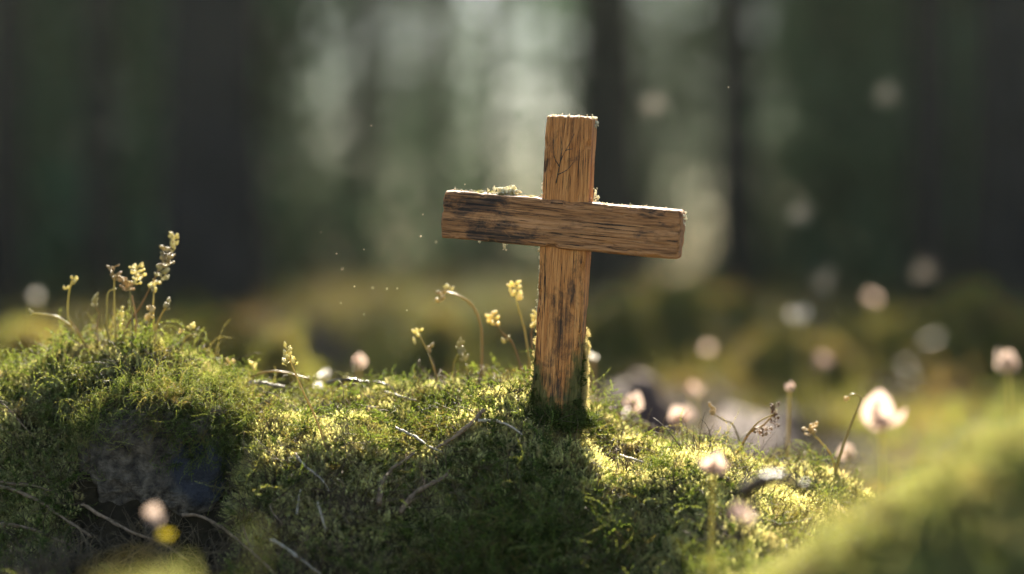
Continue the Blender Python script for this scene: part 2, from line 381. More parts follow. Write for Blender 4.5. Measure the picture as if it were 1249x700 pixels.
def patch_feather(seed):
    rs = np.random.RandomState(seed); mb = MB()
    for k in range(7):
        r = 7*mm*math.sqrt(rs.rand()); a = rs.rand()*6.28; b = [r*math.cos(a), r*math.sin(a), -1*mm]
        a2 = rs.rand()*6.28; L = (11+9*rs.rand())*mm
        P = curl(b, [.8*math.cos(a2), .8*math.sin(a2), .8], L, 9, .6+rs.rand()*1.8, rs, -.5)
        shoot(mb, P, 0, 40, 1.3*mm, .45*mm, .8, rs, .5)
        T = np.gradient(P, axis=0); T /= np.linalg.norm(T, axis=1)[:, None]
        sd = np.cross(T[0], [0, 0, 1.]); sd /= np.linalg.norm(sd)+1e-9
        for q in range(12):
            u = .12+.8*q/12; i = int(u*8); s = 1 if q % 2 else -1
            bl = L*.32*math.sin(math.pi*min(1, u*.9+.15))
            Q = curl(P[i], T[i]*.8+sd*s*.9+[0, 0, .15], bl, 4, .5, rs, -.2)
            shoot(mb, Q, 0, 13, .95*mm, .34*mm, .85, rs, .5)
    return mb
def patch_strand(seed):
    rs = np.random.RandomState(seed); mb = MB()
    for k in range(9):
        r = 7*mm*math.sqrt(rs.rand()); a = rs.rand()*6.28; b = [r*math.cos(a), r*math.sin(a), -1*mm]
        a2 = rs.rand()*6.28; L = (14+16*rs.rand())*mm
        P = curl(b, [.7*math.cos(a2), .7*math.sin(a2), .55], L, 10, .5+rs.rand()*2.6, rs, -.6)
        shoot(mb, P, 0, 46, (1.2+.5*rs.rand())*mm, .38*mm, .75, rs)
    return mb
def patch_hair(seed):
    rs = np.random.RandomState(seed); mb = MB()
    for k in range(10):
        r = 9*mm*math.sqrt(rs.rand()); a = rs.rand()*6.28; a2 = rs.rand()*6.28
        P = curl([r*math.cos(a), r*math.sin(a), 0], [math.cos(a2), math.sin(a2), .35+.8*rs.rand()], (8+16*rs.rand())*mm, 7, rs.rand()*1.8, rs)
        tube(mb, P, np.linspace(.28, .08, 7)*mm, 4)
    return mb
PROTO = bpy.data.collections.new('patches')      # not linked: only feeds the ground cover
def protos(tag_, fn, n, m, seed):
    c = bpy.data.collections.new(tag_)
    for k in range(n):
        c.objects.link(bpy.data.objects.new(f'{tag_}_{k:02d}', fn(seed+k).mesh(tag_, m)))
    return c
C_STAR = protos('cushion_patch', patch_star, 5, M_STAR, 100)
C_FEATH = protos('feather_patch', patch_feather, 6, M_FEATH, 200)
C_STRAND = protos('strand_patch', patch_strand, 5, M_STRAND, 300)
C_HAIR = protos('litter_patch', patch_hair, 4, M_DRY, 400)
C_FORE = protos('near_patch', patch_star, 4, M_FORE, 150)
C_BG = protos('far_patch', patch_star, 3, M_BGMOSS, 500)
def leaf_clump(seed, n=60, R=.5, s=.11):
    rs = np.random.RandomState(seed); mb = MB()
    c = rs.randn(n, 3)*R*.5; d = rs.randn(n, 3); d[:, 2] -= .3; d /= np.linalg.norm(d, axis=1)[:, None]
    nn = np.cross(d, rs.randn(n, 3)); nn /= np.linalg.norm(nn, axis=1)[:, None]
    leaves(mb, c, d, nn, s*(1+rs.rand(n)), s*.7*(.7+.6*rs.rand(n)), rs.rand(n))
    return mb
C_LOW = protos('low_patch', lambda s: leaf_clump(s), 5, M_LOW, 650)
C_WOOD = protos('wood_patch', lambda s: leaf_clump(s, 230, .5, .05), 4, M_UNDER, 660)
C_UNDER = protos('leaf_patch', lambda s: leaf_clump(s), 5, M_UNDER, 600)

def scatter(name, pts, rot, scl, coll, nproto, parent=None, label=None, cat=None, kind='stuff'):
    n = len(pts); me = bpy.data.meshes.new(name); me.vertices.add(n); me.vertices.foreach_set('co', np.asarray(pts, np.float32).ravel())
    a = me.attributes.new('rot', 'FLOAT_VECTOR', 'POINT'); a.data.foreach_set('vector', np.asarray(rot, np.float32).ravel())
    a = me.attributes.new('scl', 'FLOAT', 'POINT'); a.data.foreach_set('value', np.asarray(scl, np.float32))
    a = me.attributes.new('idx', 'INT', 'POINT'); a.data.foreach_set('value', RS.randint(0, nproto, n).astype(np.int32))
    o = link(name, me, parent, label, cat, None, kind)
    ng = bpy.data.node_groups.new(name, 'GeometryNodeTree')
    ng.interface.new_socket('Geometry', in_out='INPUT', socket_type='NodeSocketGeometry'); ng.interface.new_socket('Geometry', in_out='OUTPUT', socket_type='NodeSocketGeometry')
    ns, L = ng.nodes, ng.links
    gi = ns.new('NodeGroupInput'); go = ns.new('NodeGroupOutput'); ip = ns.new('GeometryNodeInstanceOnPoints')
    ci = ns.new('GeometryNodeCollectionInfo'); ci.inputs['Collection'].default_value = coll; ci.inputs['Separate Children'].default_value = True; ci.inputs['Reset Children'].default_value = True
    def na(nm, ty):
        x = ns.new('GeometryNodeInputNamedAttribute'); x.data_type = ty; x.inputs['Name'].default_value = nm; return x.outputs['Attribute']
    L.new(gi.outputs[0], ip.inputs['Points']); L.new(ci.outputs[0], ip.inputs['Instance']); ip.inputs['Pick Instance'].default_value = True
    L.new(na('idx', 'INT'), ip.inputs['Instance Index']); L.new(na('rot', 'FLOAT_VECTOR'), ip.inputs['Rotation']); L.new(na('scl', 'FLOAT'), ip.inputs['Scale'])
    L.new(ip.outputs[0], go.inputs[0])
    md = o.modifiers.new('scatter', 'NODES'); md.node_group = ng
    return o
def normals(X, Y, e=.006):
    zx = (H(X+e, Y)-H(X-e, Y))/(2*e); zy = (H(X, Y+e)-H(X, Y-e))/(2*e)
    n = np.stack([-zx, -zy, np.ones_like(zx)], -1); return n/np.linalg.norm(n, axis=-1)[:, None]
def eulers(nrm, spin):
    """rotation taking +Z to nrm with a random spin: XYZ eulers"""
    out = np.empty((len(nrm), 3))
    for k in range(len(nrm)):
        q = Vector((0, 0, 1)).rotation_difference(Vector(nrm[k])) @ Quaternion((0, 0, 1), spin[k])
        out[k] = q.to_euler('XYZ')[:]
    return out
def place(n, x0, x1, y0, y1, dens):
    X = RS.uniform(x0, x1, n); Y = RS.uniform(y0, y1, n)
    inview = np.abs(X) < (Y*.2125+.07); X, Y = X[inview], Y[inview]
    nr = normals(X, Y); slope = 1/nr[:, 2]
    keep = RS.rand(len(X))*3.0 < np.minimum(slope, 3.0)*dens(X, Y, nr); X, Y, nr = X[keep], Y[keep], nr[keep]
    return X, Y, nr

# stone on the left: keep-out box in X/Z
stone_c = at(196, 545, 1.475)
def in_stone(X, Y):
    return (np.abs(X-stone_c[0]) < .052) & (Y < 1.505) & (Y > 1.36)
hollow = lambda X, Y: (1-sstep(-.10, -.055, X))*(1-sstep(1.40, 1.44, Y))*sstep(1.0, 1.1, Y)
def lit(X, Y):   # sunny crest zone: pale cushions here, darker moss where shade falls
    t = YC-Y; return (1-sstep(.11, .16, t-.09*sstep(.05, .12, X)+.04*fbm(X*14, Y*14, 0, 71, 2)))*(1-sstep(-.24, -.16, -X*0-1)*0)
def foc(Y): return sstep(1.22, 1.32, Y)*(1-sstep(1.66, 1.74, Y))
parts = []
# near cushions
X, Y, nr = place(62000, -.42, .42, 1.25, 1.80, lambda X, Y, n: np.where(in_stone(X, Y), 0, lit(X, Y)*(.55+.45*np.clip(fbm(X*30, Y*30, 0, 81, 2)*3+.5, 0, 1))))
def lay(name, X, Y, nr, coll, npz, smin, smax_, upw, sink, label, cat='moss'):
    n = nr.copy(); n = n*(1-upw)+np.array([0, 0, 1.])*upw+RS.randn(*n.shape)*.16; n /= np.linalg.norm(n, axis=1)[:, None]
    P = np.stack([X, Y, H(X, Y)], -1)+nr*sink
    s = RS.uniform(smin, smax_, len(X))
    print(name, len(X))
    return scatter(name, P, eulers(n, RS.rand(len(X))*6.28), s, coll, npz, None, label, cat)
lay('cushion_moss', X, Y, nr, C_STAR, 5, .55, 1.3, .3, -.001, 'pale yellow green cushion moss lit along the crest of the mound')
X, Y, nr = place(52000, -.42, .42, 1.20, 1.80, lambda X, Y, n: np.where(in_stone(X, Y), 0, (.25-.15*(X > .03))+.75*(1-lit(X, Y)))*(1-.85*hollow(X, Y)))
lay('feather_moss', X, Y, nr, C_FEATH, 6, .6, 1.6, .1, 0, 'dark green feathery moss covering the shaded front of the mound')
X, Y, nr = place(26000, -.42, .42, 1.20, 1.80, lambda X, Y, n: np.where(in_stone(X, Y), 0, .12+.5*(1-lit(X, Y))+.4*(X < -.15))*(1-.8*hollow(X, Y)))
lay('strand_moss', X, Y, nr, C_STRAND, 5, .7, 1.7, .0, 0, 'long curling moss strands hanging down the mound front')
X, Y, nr = place(24000, -.42, .42, 1.15, 1.75, lambda X, Y, n: .25+.7*hollow(X, Y))
lay('dry_litter', X, Y, nr, C_HAIR, 4, .5, 1.4, .1, .003, 'thin dry brown fibres and needles tangled in the moss', 'litter')
# foreground (blurred): larger patches
X, Y, nr = place(36000, -.30, .42, .72, 1.27, lambda X, Y, n: np.where((X > -.05) | (Y < .95), .25+.9*np.clip(.5+2.5*fbm(X*16, Y*16, 0, 43, 2), 0, 1), .12))
lay('foreground_moss', X, Y, nr, C_FORE, 4, .9, 2.0, .2, 0, 'out of focus yellow green moss on the mounds nearest the camera')
X, Y, nr = place(5200, -.30, .42, .72, 1.27, lambda X, Y, n: np.where((X > -.05) | (Y < .93), 1.5*np.clip(.2+3*fbm(X*13+5, Y*13, 0, 47, 2), 0, 1), .05))
lay('foreground_strands', X, Y, nr, C_STRAND, 5, 1.0, 2.4, .3, 0, 'out of focus loose moss strands standing off the nearest mounds')
# background
X, Y, nr = place(30000, -2.2, 2.2, 1.80, 8.5, lambda X, Y, n: (1-.75*sstep(2.2, 8, Y))*np.clip(.55+2.5*fbm(X*1.7, Y*1.7, 0, 91, 2), .08, 1)*(1-.85*(1-sstep(2.5, 3.1, Y))*sstep(.05, .2, X)))
lay('far_ground_moss', X, Y, nr, C_BG, 3, 1.8, 4.5, .3, 0, 'blurred olive moss carpeting the forest floor behind the cross')

# ------------------------------------------------------------------ the stone
mb = MB(); v, f = ICO[6]
w = v.copy(); w = np.sign(w)*np.abs(w)**.75
cellf = np.abs(fbm(v[:, 0]*2.6, v[:, 1]*2.6+4, v[:, 2]*2.6, 13, 3)); d = 1+.20*fbm(v[:, 0]*1.7, v[:, 1]*1.7+4, v[:, 2]*1.7, 3, 4)+.22*cellf+.05*fbm(v[:, 0]*9, v[:, 1]*9, v[:, 2]*9, 8, 5)
w = w*d[:, None]*np.array([.050, .052, .043])
mb.add(w, f)
link('stone', mb.mesh('stone', M_STONE, True), None, 'dark grey brown stone with a blue patch under overhanging moss', 'stone', loc=stone_c+np.array([.002, .020, -.008]))

so_ = bpy.data.objects['stone']; rs = np.random.RandomState(31)
tri = w[f]; nn = np.cross(tri[:, 1]-tri[:, 0], tri[:, 2]-tri[:, 0]); nn /= np.linalg.norm(nn, axis=1)[:, None]; cc = tri.mean(1)
pr = sstep(.012, .030, cc[:, 2]+.022*fbm(cc[:, 0]*40, cc[:, 1]*40, cc[:, 2]*40, 3, 3)+.35*np.abs(cc[:, 0]+.006)-.008*0)*(nn[:, 1] < .5)
pr = pr+.02*(nn[:, 2] > -.3); ar = np.linalg.norm(np.cross(tri[:, 1]-tri[:, 0], tri[:, 2]-tri[:, 0]), axis=1); pr = pr*ar
def on_stone(name, n, coll, k_, s0, s1, lab):
    ix = rs.choice(len(f), n, p=pr/pr.sum()); d = nn[ix]+rs.randn(n, 3)*.25+[0, 0, -.1]; d /= np.linalg.norm(d, axis=1)[:, None]
    scatter(name, cc[ix]+np.array(so_.location), eulers(d, rs.rand(n)*6.28), rs.uniform(s0, s1, n), coll, k_, None, lab, 'moss')
on_stone('strand_moss', 300, C_STRAND, 5, .6, 1.2, 'long moss strands drooping over the top edge of the dark stone')
on_stone('feather_moss', 260, C_FEATH, 6, .6, 1.1, 'curled feathery moss creeping over the shoulders of the dark stone')
# ------------------------------------------------------------------ the cross
def beam(L, W, D, z0, seed, ragged=1.0):
    """hewn length of timber along local Z from z0, worn arrises, open grain"""
    nper, nlen = 176, int(L/.0009); c = .0016
    # rounded rectangle, evenly spaced
    a, b = W/2, D/2; pts = []
    per = 2*(W+D)
    for k in range(nper):
        s = (k+.5)/nper*per
        if s < W: p = (-a+s, -b)
        elif s < W+D: p = (a, -b+s-W)
        elif s < 2*W+D: p = (a-(s-W-D), b)
        else: p = (-a, b-(s-2*W-D))
        pts.append(p)
    pts = np.array(pts); q = pts.copy()
    cx = np.clip(pts[:, 0], -a+c, a-c); cy = np.clip(pts[:, 1], -b+c, b-c)
    dd = pts-np.stack([cx, cy], 1); ln = np.linalg.norm(dd, axis=1); nn = dd/np.maximum(ln, 1e-9)[:, None]
    corner = (np.abs(pts[:, 0]) > a-c) & (np.abs(pts[:, 1]) > b-c)
    q = np.stack([cx, cy], 1)+nn*c
    z = np.linspace(0, L, nlen); V = []
    Pm = np.repeat(q[None], nlen, 0); Z = np.repeat(z[:, None], nper, 1)
    nx_, ny_ = nn[None, :, 0], nn[None, :, 1]
    edge = np.exp(-((np.minimum(a-np.abs(pts[:, 0]), b-np.abs(pts[:, 1]))+0*0)/.001)**2)*0
    dist_c = np.hypot(a-np.abs(pts[:, 0]), b-np.abs(pts[:, 1])); edge = np.exp(-(dist_c/.0022)**2)[None]
    g = fbm(Pm[..., 0]*520, Pm[..., 1]*520, Z*22+seed, seed, 3)*.00042
    big = fbm(Pm[..., 0]*60, Pm[..., 1]*60, Z*38+seed*2, seed+5, 3)*.0009
    chip = -np.clip(fbm(Pm[..., 0]*90, Pm[..., 1]*90, Z*130, seed+9, 3)-.03, 0, 1)*.0065*edge*ragged
    ck = vnoise(Pm[..., 0]*330, Pm[..., 1]*330, Z*13, seed+20); ck = -np.exp(-(ck/.045)**2)*.00055*(vnoise(Pm[..., 0]*90, Pm[..., 1]*90, Z*40, seed+31) > .1)
    off = g+big+chip+ck
    Pm = Pm+np.stack([nx_*off, ny_*off], -1)
    rings = [np.concatenate([Pm, Z[..., None]], -1)]
    # end caps
    def cap(base, s, dz):
        out = []
        for t in np.linspace(.0, 1, 9)[1:]:
            R = base*(1-t); hgt = dz*.0012*(1-(1-min(1, t*5))**2)*1.0
            nz = fbm(R[:, 0]*350, R[:, 1]*350, seed, seed+40+s, 3)*.0011
            out.append(np.column_stack([R, np.full(nper, hgt)+nz]))
        return out
    c0 = [p+np.array([0, 0, 0]) for p in cap(Pm[0], 0, -1)]; c1 = [p+np.array([0, 0, L]) for p in cap(Pm[-1], 1, 1)]
    R = np.concatenate([np.array(c0[::-1]), rings[0], np.array(c1)], 0); n = len(R)
    i, j = np.meshgrid(np.arange(n-1), np.arange(nper), indexing='ij'); i = i.ravel(); j = j.ravel(); j2 = (j+1) % nper
    V = R.reshape(-1, 3)+np.array([0, 0, z0])
    m = MB(); m.add(V, np.stack([i*nper+j, i*nper+j2, (i+1)*nper+j2, (i+1)*nper+j], 1)); return m
M_POST = wood('post_wood', (.10, .033, .008), (.49, .172, .040), (.70, .31, .09), (.05, .03, .018), [(.155, .012, .07), (.045, .06, .10), (.0, .03, .06)], 3.0, True)
M_ARM = wood('arm_wood', (.055, .023, .009), (.33, .132, .041), (.55, .255, .10), (.022, .017, .014), [(-.045, .035, .16), (.02, .05, .03)], 11.0)
base = at(680, 507, FY)
cross = thing('wooden_cross', 'small weathered brown wooden cross leaning slightly in sunlit moss', 'cross', base)
cross.rotation_mode = 'QUATERNION'
qroll = Quaternion((0, 1, 0), math.radians(2.7)); qlean = Quaternion((1, 0, 0), math.radians(4.5)); qyaw = Quaternion((0, 0, 1), math.radians(-11))
cross.rotation_quaternion = qroll @ qlean @ qyaw
PW, PD, PH = .0283, .020, .1812
post = link('post', beam(PH+.05, PW, PD, -.05, 5).mesh('post', M_POST, True), cross)
AH = .1172
arm = link('crossbar', beam(.1435, .0290, .0205, -.07175, 17, 1.3).mesh('crossbar', M_ARM, True), cross, loc=(-.0022, -.0022, AH))
# crossbar's length runs along local Z: lay it along +X, its width upright
arm.rotation_mode = 'QUATERNION'
# columns: images of local X, Y, Z
ql = Matrix(((0, 0, 1), (0, 1, 0), (-1, 0, 0))).to_quaternion()
arm.rotation_quaternion = Quaternion((0, 1, 0), math.radians(1.9)) @ ql
def lichen(name, pts, n, spread, r, parent=cross, m=M_LICHEN, seed=0, label=None):
    rs = np.random.RandomState(700+seed); mb = MB(); pts = np.asarray(pts, float)
    for k in range(n):
        p = pts[rs.randint(len(pts))]+rs.randn(3)*np.asarray(spread)
        rr = r*(.25+.65*rs.rand()**1.5); blob(mb, p, [rr, rr, rr*(.7+.6*rs.rand())], 2, .9, 2.6, k)
        for j in range(2): blob(mb, p+rs.randn(3)*rr*.8, [rr*.5]*3, 1, .8, 2.6, k+j)
    return link(name, mb.mesh(name, m, True), parent, label)
def armp(u, top=True):   # point along the crossbar's top (u -.075..+.075)
    a = math.radians(1.9); w = .0145 if top else -.0145
    return [u*math.cos(a)+w*math.sin(a), -.002, AH-u*math.sin(a)+w*math.cos(a)]
lichen('lichen_crust', [[-.013+.0265*t, -.004+.006*(i % 3), PH+.0006] for i, t in enumerate(np.linspace(0, 1, 22))], 90, (.0008, .003, .0003), .0010, seed=1)
lichen('lichen_drip', [[.0143, .003, PH-.0005-.0045*t] for t in np.linspace(0, 1, 7)], 18, (.0006, .001, .0006), .0012, seed=2)
lichen('lichen_tuft', [np.array(armp(-.0385))+[0, .002, .0018]], 110, (.0034, .003, .0014), .0015, seed=3)
lichen('lichen_crust', [np.array(armp(u))+[0, 0, .0002] for u in np.linspace(-.0705, -.018, 30)], 90, (.001, .004, .0003), .00085, seed=4)
lichen('lichen_crust', [np.array(armp(u))+[0, 0, .0001] for u in np.linspace(.018, .068, 30)], 60, (.001, .004, .0002), .0007, seed=5)
lichen('lichen_crust', [np.array(armp(.0692))+[.0004, .005, -.002-.008*t] for t in np.linspace(0, 1, 8)], 34, (.0007, .004, .001), .0011, seed=6)
lichen('lichen_tuft', [[-.0158, .006, AH+.0160+.009*t] for t in np.linspace(0, 1, 8)], 26, (.0007, .002, .001), .0010, seed=7)
lichen('lichen_tuft', [[.0156, .006, AH+.0150+.008*t] for t in np.linspace(0, 1, 8)], 26, (.0007, .002, .001), .0010, seed=8)
lichen('lichen_drip', [np.array(armp(-.0545, False))+[0, .009, .0002-.0035*t] for t in (0, .3, .6)]+[np.array(armp(-.04, False))+[.0006*t*3, .009, .0002-.0055*t] for t in np.linspace(0, 1, 6)], 22, (.0004, .001, .0004), .0009, seed=9)
lichen('lichen_drip', [np.array(armp(u, False))+[0, .010, .0002] for u in (.028, .033, .041, .05)], 16, (.0012, .001, .0003), .0007, seed=10)
lichen('lichen_tuft', [[-.0156, .008, .058+.042*t] for t in np.linspace(0, 1, 12)], 120, (.0009, .003, .002), .0013, seed=11)
lichen('dark_moss_spot', [np.array(armp(-.0205))+[0, -.009, -.0025-.003*t] for t in (0, .5, 1)], 16, (.001, .0006, .001), .0010, m=M_FEATH, seed=12, label='small dark moss spot by the joint')
# dark dried tendril on the upper post
mb = MB()
fy = -PD/2-.0004
for P in ([(-.006, .142), (-.0045, .152), (-.003, .158), (.001, .166), (.0035, .172)], [(-.0045, .152), (-.008, .158), (-.009, .168)], [(-.0055, .147), (.000, .150), (.004, .155)], [(-.004, .155), (-.0035, .163), (-.0045, .170)], [(-.001, .162), (.003, .163)]):
    tube(mb, smooth_path([(a, fy, b) for a, b in P], 14), np.linspace(.00030, .00014, 14)*(.6+.8*np.random.RandomState(4).rand(14)), 5, .9, 3)
link('dried_tendril', mb.mesh('dried_tendril', M_TWIGD, True), cross)
# moss collar round the foot
mb = MB(); rs = np.random.RandomState(5); kinds = [patch_star(900+k) for k in range(2)]+[patch_feather(910+k) for k in range(2)]+[patch_strand(920)]
def put(loc, nrm, s, kind):
    q = Vector((0, 0, 1)).rotation_difference(Vector(nrm).normalized()) @ Quaternion((0, 0, 1), rs.rand()*6.28)
    mb.merge(kinds[kind], np.array(q.to_matrix()), s, loc)
for k in range(120):
    side = rs.choice([-1, 1]); h = .040*rs.rand()**1.3-.004+(.003 if side > 0 else .0)
    y = rs.uniform(-PD/2, PD/2)
    put([side*(PW/2-.001), y, h], [side*1.0, rs.randn()*.3, .7], .30+.22*rs.rand()*(1-h/.06), rs.choice([0, 1, 0, 1, 4]))
for k in range(75):
    x = rs.uniform(-PW/2-.003, PW/2+.003); e = (abs(x)/(PW/2))**2.5
    h = rs.rand()*(.010+.028*e)-.004
    put([x, -PD/2+.0008, h], [rs.randn()*.3, -1, .5], .20+.22*rs.rand()*(1-h/.06), rs.choice([2, 3, 4, 0]))
for k in range(60):
    a = rs.rand()*6.28; put([math.cos(a)*(PW/2+.004), math.sin(a)*(PD/2+.004), -.003+.003*rs.rand()], [math.cos(a), math.sin(a), .9], .6+.4*rs.rand(), rs.choice([0, 1, 2, 3]))
link('moss_collar', mb.mesh('moss_collar', M_FEATH), cross)
mb = MB()
for k in range(90):       # fringe climbing the back edges, paler moss tone stands for sunlit fuzz
    side = rs.choice([-1, 1, 1]); h = .052*rs.rand()**1.2
    put([side*(PW/2+.0005), rs.uniform(-.003, PD/2), h], [side, .4+rs.randn()*.3, .5], .22+.3*(1-h/.06), rs.choice([0, 1]))
link('moss_fringe', mb.mesh('moss_fringe', M_STAR), cross)
mb = MB()
for k in range(26):
    u = -.0385+rs.randn()*.006 if k < 14 else rs.uniform(-.066, -.020)
    put(np.array(armp(u))+[0, rs.uniform(-.006, .006), -.0005], [rs.randn()*.4, rs.randn()*.4, 1], .14+.12*rs.rand(), rs.choice([0, 1]))
link('moss_tuft', mb.mesh('moss_fringe', M_STAR), cross)

# ------------------------------------------------------------------ sprigs
def sprig(pts, heads, label, r=.0007, name='moss_sprig', dy=0.0, seed=0, bead=.0013, Y=None, extra_stems=(), mh=M_SEED, cat='sprig', group='seed sprigs standing on the moss'):
    """pts: stem control points in photo pixels, the first on the moss; heads: (px, py, spread_x, spread_y, n)"""
    rs = np.random.RandomState(3000+seed)
    b = hit(*pts[0]) if Y is None else at(*pts[0], Y)
    Yb = b[1]; k = PX*Yb/FY
    root = thing(name, label, cat, b, group)
    def P3(p, j=0.0): q = at(p[0], p[1], Yb); return q-b+np.array([0, j, 0])
    P = [P3(p, dy*i/len(pts)) for i, p in enumerate(pts)]; P[0] = np.array([0, 0, -.004])
    mb = MB(); n = 26; S = smooth_path(P, n); S[:, 1] += np.cumsum(rs.randn(n))*.0002
    tube(mb, S, np.linspace(r*1.15, r*.6, n), 7, .5, seed)
    link('stem', mb.mesh('stem', M_STEM, True), root)
    for s in extra_stems:
        mb = MB(); Q = [P3(p) for p in s]; tube(mb, smooth_path(Q, 16), np.linspace(r*.9, r*.5, 16), 6, .4, seed+1); link('side_stem', mb.mesh('side_stem', M_STEM, True), root)
    for (hx, hy, sx, sy, nb) in heads:
        mb = MB(); c = P3((hx, hy), dy)
        nb = int(nb*1.4)
        for q in range(nb):
            u = (q+.5)/nb*2-1
            a = rs.rand()*6.28; o = np.array([math.cos(a)*sx*k*(.5+.5*rs.rand()), math.sin(a)*sx*k*.8, -u*sy*k+rs.randn()*.0004])
            o[0] += (rs.rand()-.5)*.001; rr = bead*(.55+.65*rs.rand())
            ax = c+np.array([rs.randn()*.0002, 0, o[2]-.0012]); p = c+o
            tube(mb, [ax, (ax+p)/2+[0, 0, .0003], p], [.00028, .00025, .00022], 4)
            Rm = np.array(Vector((0, 0, 1)).rotation_difference(Vector((o[0]*.8, o[1]*.8, .0022)).normalized()).to_matrix())
            blob(mb, p, [rr*.68, rr*.68, rr], 2, .35, 1.7, q+seed, Rm)
            if rs.rand() < .35: blob(mb, p+Rm@np.array([0, 0, rr]), [rr*.5]*3, 1, .3, 1.5, q)
        link('seed_head', mb.mesh('seed_head', mh, True), root)
    return root
SP = [
 dict(pts=[(112, 428), (96, 408), (72, 388), (52, 383), (38, 382)], heads=[(37, 380, 2, 2, 3)], label='bare thin stem arching far to the left off the mossy stone top'),
 dict(pts=[(104, 428), (92, 408), (83, 385), (84, 358), (88, 342)], heads=[(89, 341, 5, 5, 6), (80, 351, 3, 1.5, 2)], label='thin upright stem with a tiny brown tip, beside the arching bare stem', extra_stems=[[(106, 425), (96, 405), (84, 388)]]),
 dict(pts=[(140, 428), (131, 405), (130, 380), (132, 357), (142, 352)], heads=[(139, 332, 8, 9, 9)], label='upright sprig with a loose brownish seed head, second tallest on the left stone', extra_stems=[[(142, 420), (140, 385), (139, 335)]]),
 dict(pts=[(160, 428), (162, 400), (160, 372), (158, 350)], heads=[(153, 345, 9, 8, 16), (167, 334, 10, 12, 20)], label='dense double seed head between the brownish one and the tallest spike', extra_stems=[[(164, 420), (166, 390), (161, 360)]]),
 dict(pts=[(150, 428), (154, 400), (172, 372), (186, 345), (200, 316), (212, 294)], heads=[(197, 333, 10, 10, 16), (204, 313, 10, 12, 20), (212, 294, 6, 10, 12), (190, 348, 9, 6, 10)], label='tallest leaning seed spike with crowded pale pods on the left stone', r=.0006),
 dict(pts=[(190, 430), (188, 405), (187, 375), (188, 352)], heads=[(188, 352, 3, 3, 3)], label='plain straight stem under the tall leaning spike'),
 dict(pts=[(191, 430), (190, 402), (196, 385), (203, 374)], heads=[(203, 370, 6, 7, 8)], label='short forked sprig just right of the tall leaning spike'),
 dict(pts=[(214, 436), (222, 420), (228, 410), (239, 408)], heads=[(233, 398, 5, 4, 6), (221, 404, 3, 2, 3)], label='little forked sprig on the right shoulder of the mossy stone'),
 dict(pts=[(150, 428), (148, 410), (143, 395)], heads=[(147, 385, 3, 12, 6)], label='lowest pale sprig in the middle of the group on the left stone'),
 dict(pts=[(282, 462), (281, 450)], heads=[(281, 444, 6, 5, 9)], label='stubby round pale sprig at the right foot of the stone moss'),
 dict(pts=[(308, 472), (309, 455)], heads=[(309, 446, 4, 5, 6)], label='stubby olive sprig beside the bright curved stick'),
 dict(pts=[(400, 545), (385, 510), (370, 478), (358, 450), (352, 435)], heads=[(350, 432, 6, 12, 14), (360, 438, 5, 4, 5)], label='long slanting stem with a cream bud cluster, in front of the left slope', r=.0006),
 dict(pts=[(296, 474), (308, 460), (330, 453), (352, 455), (378, 462)], heads=[(378, 462, 3, 2, 2)], label='low olive stem arching sideways over the dip left of centre'),
 dict(pts=[(537, 470), (528, 445), (520, 425), (512, 410)], heads=[(510, 405, 6, 5, 6), (524, 424, 5, 5, 4), (507, 416, 2, 2, 2)], label='small pale forked sprig left of the hooked stem', r=.0006),
 dict(pts=[(586, 462), (588, 425), (586, 396), (577, 374), (562, 362), (545, 356)], heads=[(538, 361, 5, 6, 8), (547, 350, 4, 2, 3)], label='tall hooked stem bowing left with a cream drooping bud', r=.0010, bead=.0015),
 dict(pts=[(572, 462), (569, 445)], heads=[(566, 432, 6, 8, 8)], label='stubby cream sprig at the foot of the hooked stem', bead=.0017),
 dict(pts=[(640, 446), (628, 424), (612, 405), (604, 394)], heads=[(603, 388, 8, 8, 9), (617, 412, 4, 3, 4)], label='cream beaded sprig between the hooked stem and the cross', bead=.0015),
 dict(pts=[(650, 440), (641, 410), (636, 388), (630, 368)], heads=[(629, 353, 8, 12, 15)], label='cream beaded sprig close against the left side of the post', bead=.0015),
 dict(pts=[(910, 545), (896, 522), (882, 512), (868, 504)], heads=[(869, 500, 4, 5, 7)], label='low bent sprig at the left of the reddish seed feather', r=.0006),
 dict(pts=[(893, 545), (915, 528), (932, 518), (948, 500)], heads=[(945, 505, 5, 14, 18), (930, 525, 12, 5, 14)], label='reddish brown feathery seed head on the right crest', mh=M_SEEDRED, bead=.0010, extra_stems=[[(910, 532), (925, 515), (944, 505)]]),
 dict(pts=[(1022, 575), (1014, 556), (1002, 540), (992, 530)], heads=[(988, 523, 9, 6, 12)], label='green leafy tipped sprig right of the reddish seed feather'),
 dict(pts=[(1016, 575), (1030, 540), (1042, 508), (1050, 486), (1040, 481), (1032, 487)], heads=[(1033, 486, 3, 2, 4)], label='curled brown tipped stem in front of the large pink flower', r=.0009),
 dict(pts=[(176, 428), (178, 404), (182, 388)], heads=[(183, 381, 4, 8, 9)], label='short pale spike at the foot of the tall leaning one', r=.0005),
 dict(pts=[(122, 428), (118, 402), (121, 384), (116, 372)], heads=[(115, 366, 4, 7, 8)], label='thin pale spike between the tiny brown tipped stem and the brownish seed head', r=.0005),
 dict(pts=[(655, 436), (648, 412), (651, 396)], heads=[(652, 388, 4, 9, 10)], label='shortest beaded sprig, touching the left edge of the post', r=.0005),
 dict(pts=[(556, 466), (553, 446), (560, 428)], heads=[(561, 420, 4, 7, 8)], label='thin beaded spike leaning over the stubby sprig at the hooked stem', r=.0005),
]
for n_, s in enumerate(SP): sprig(seed=n_, **s)

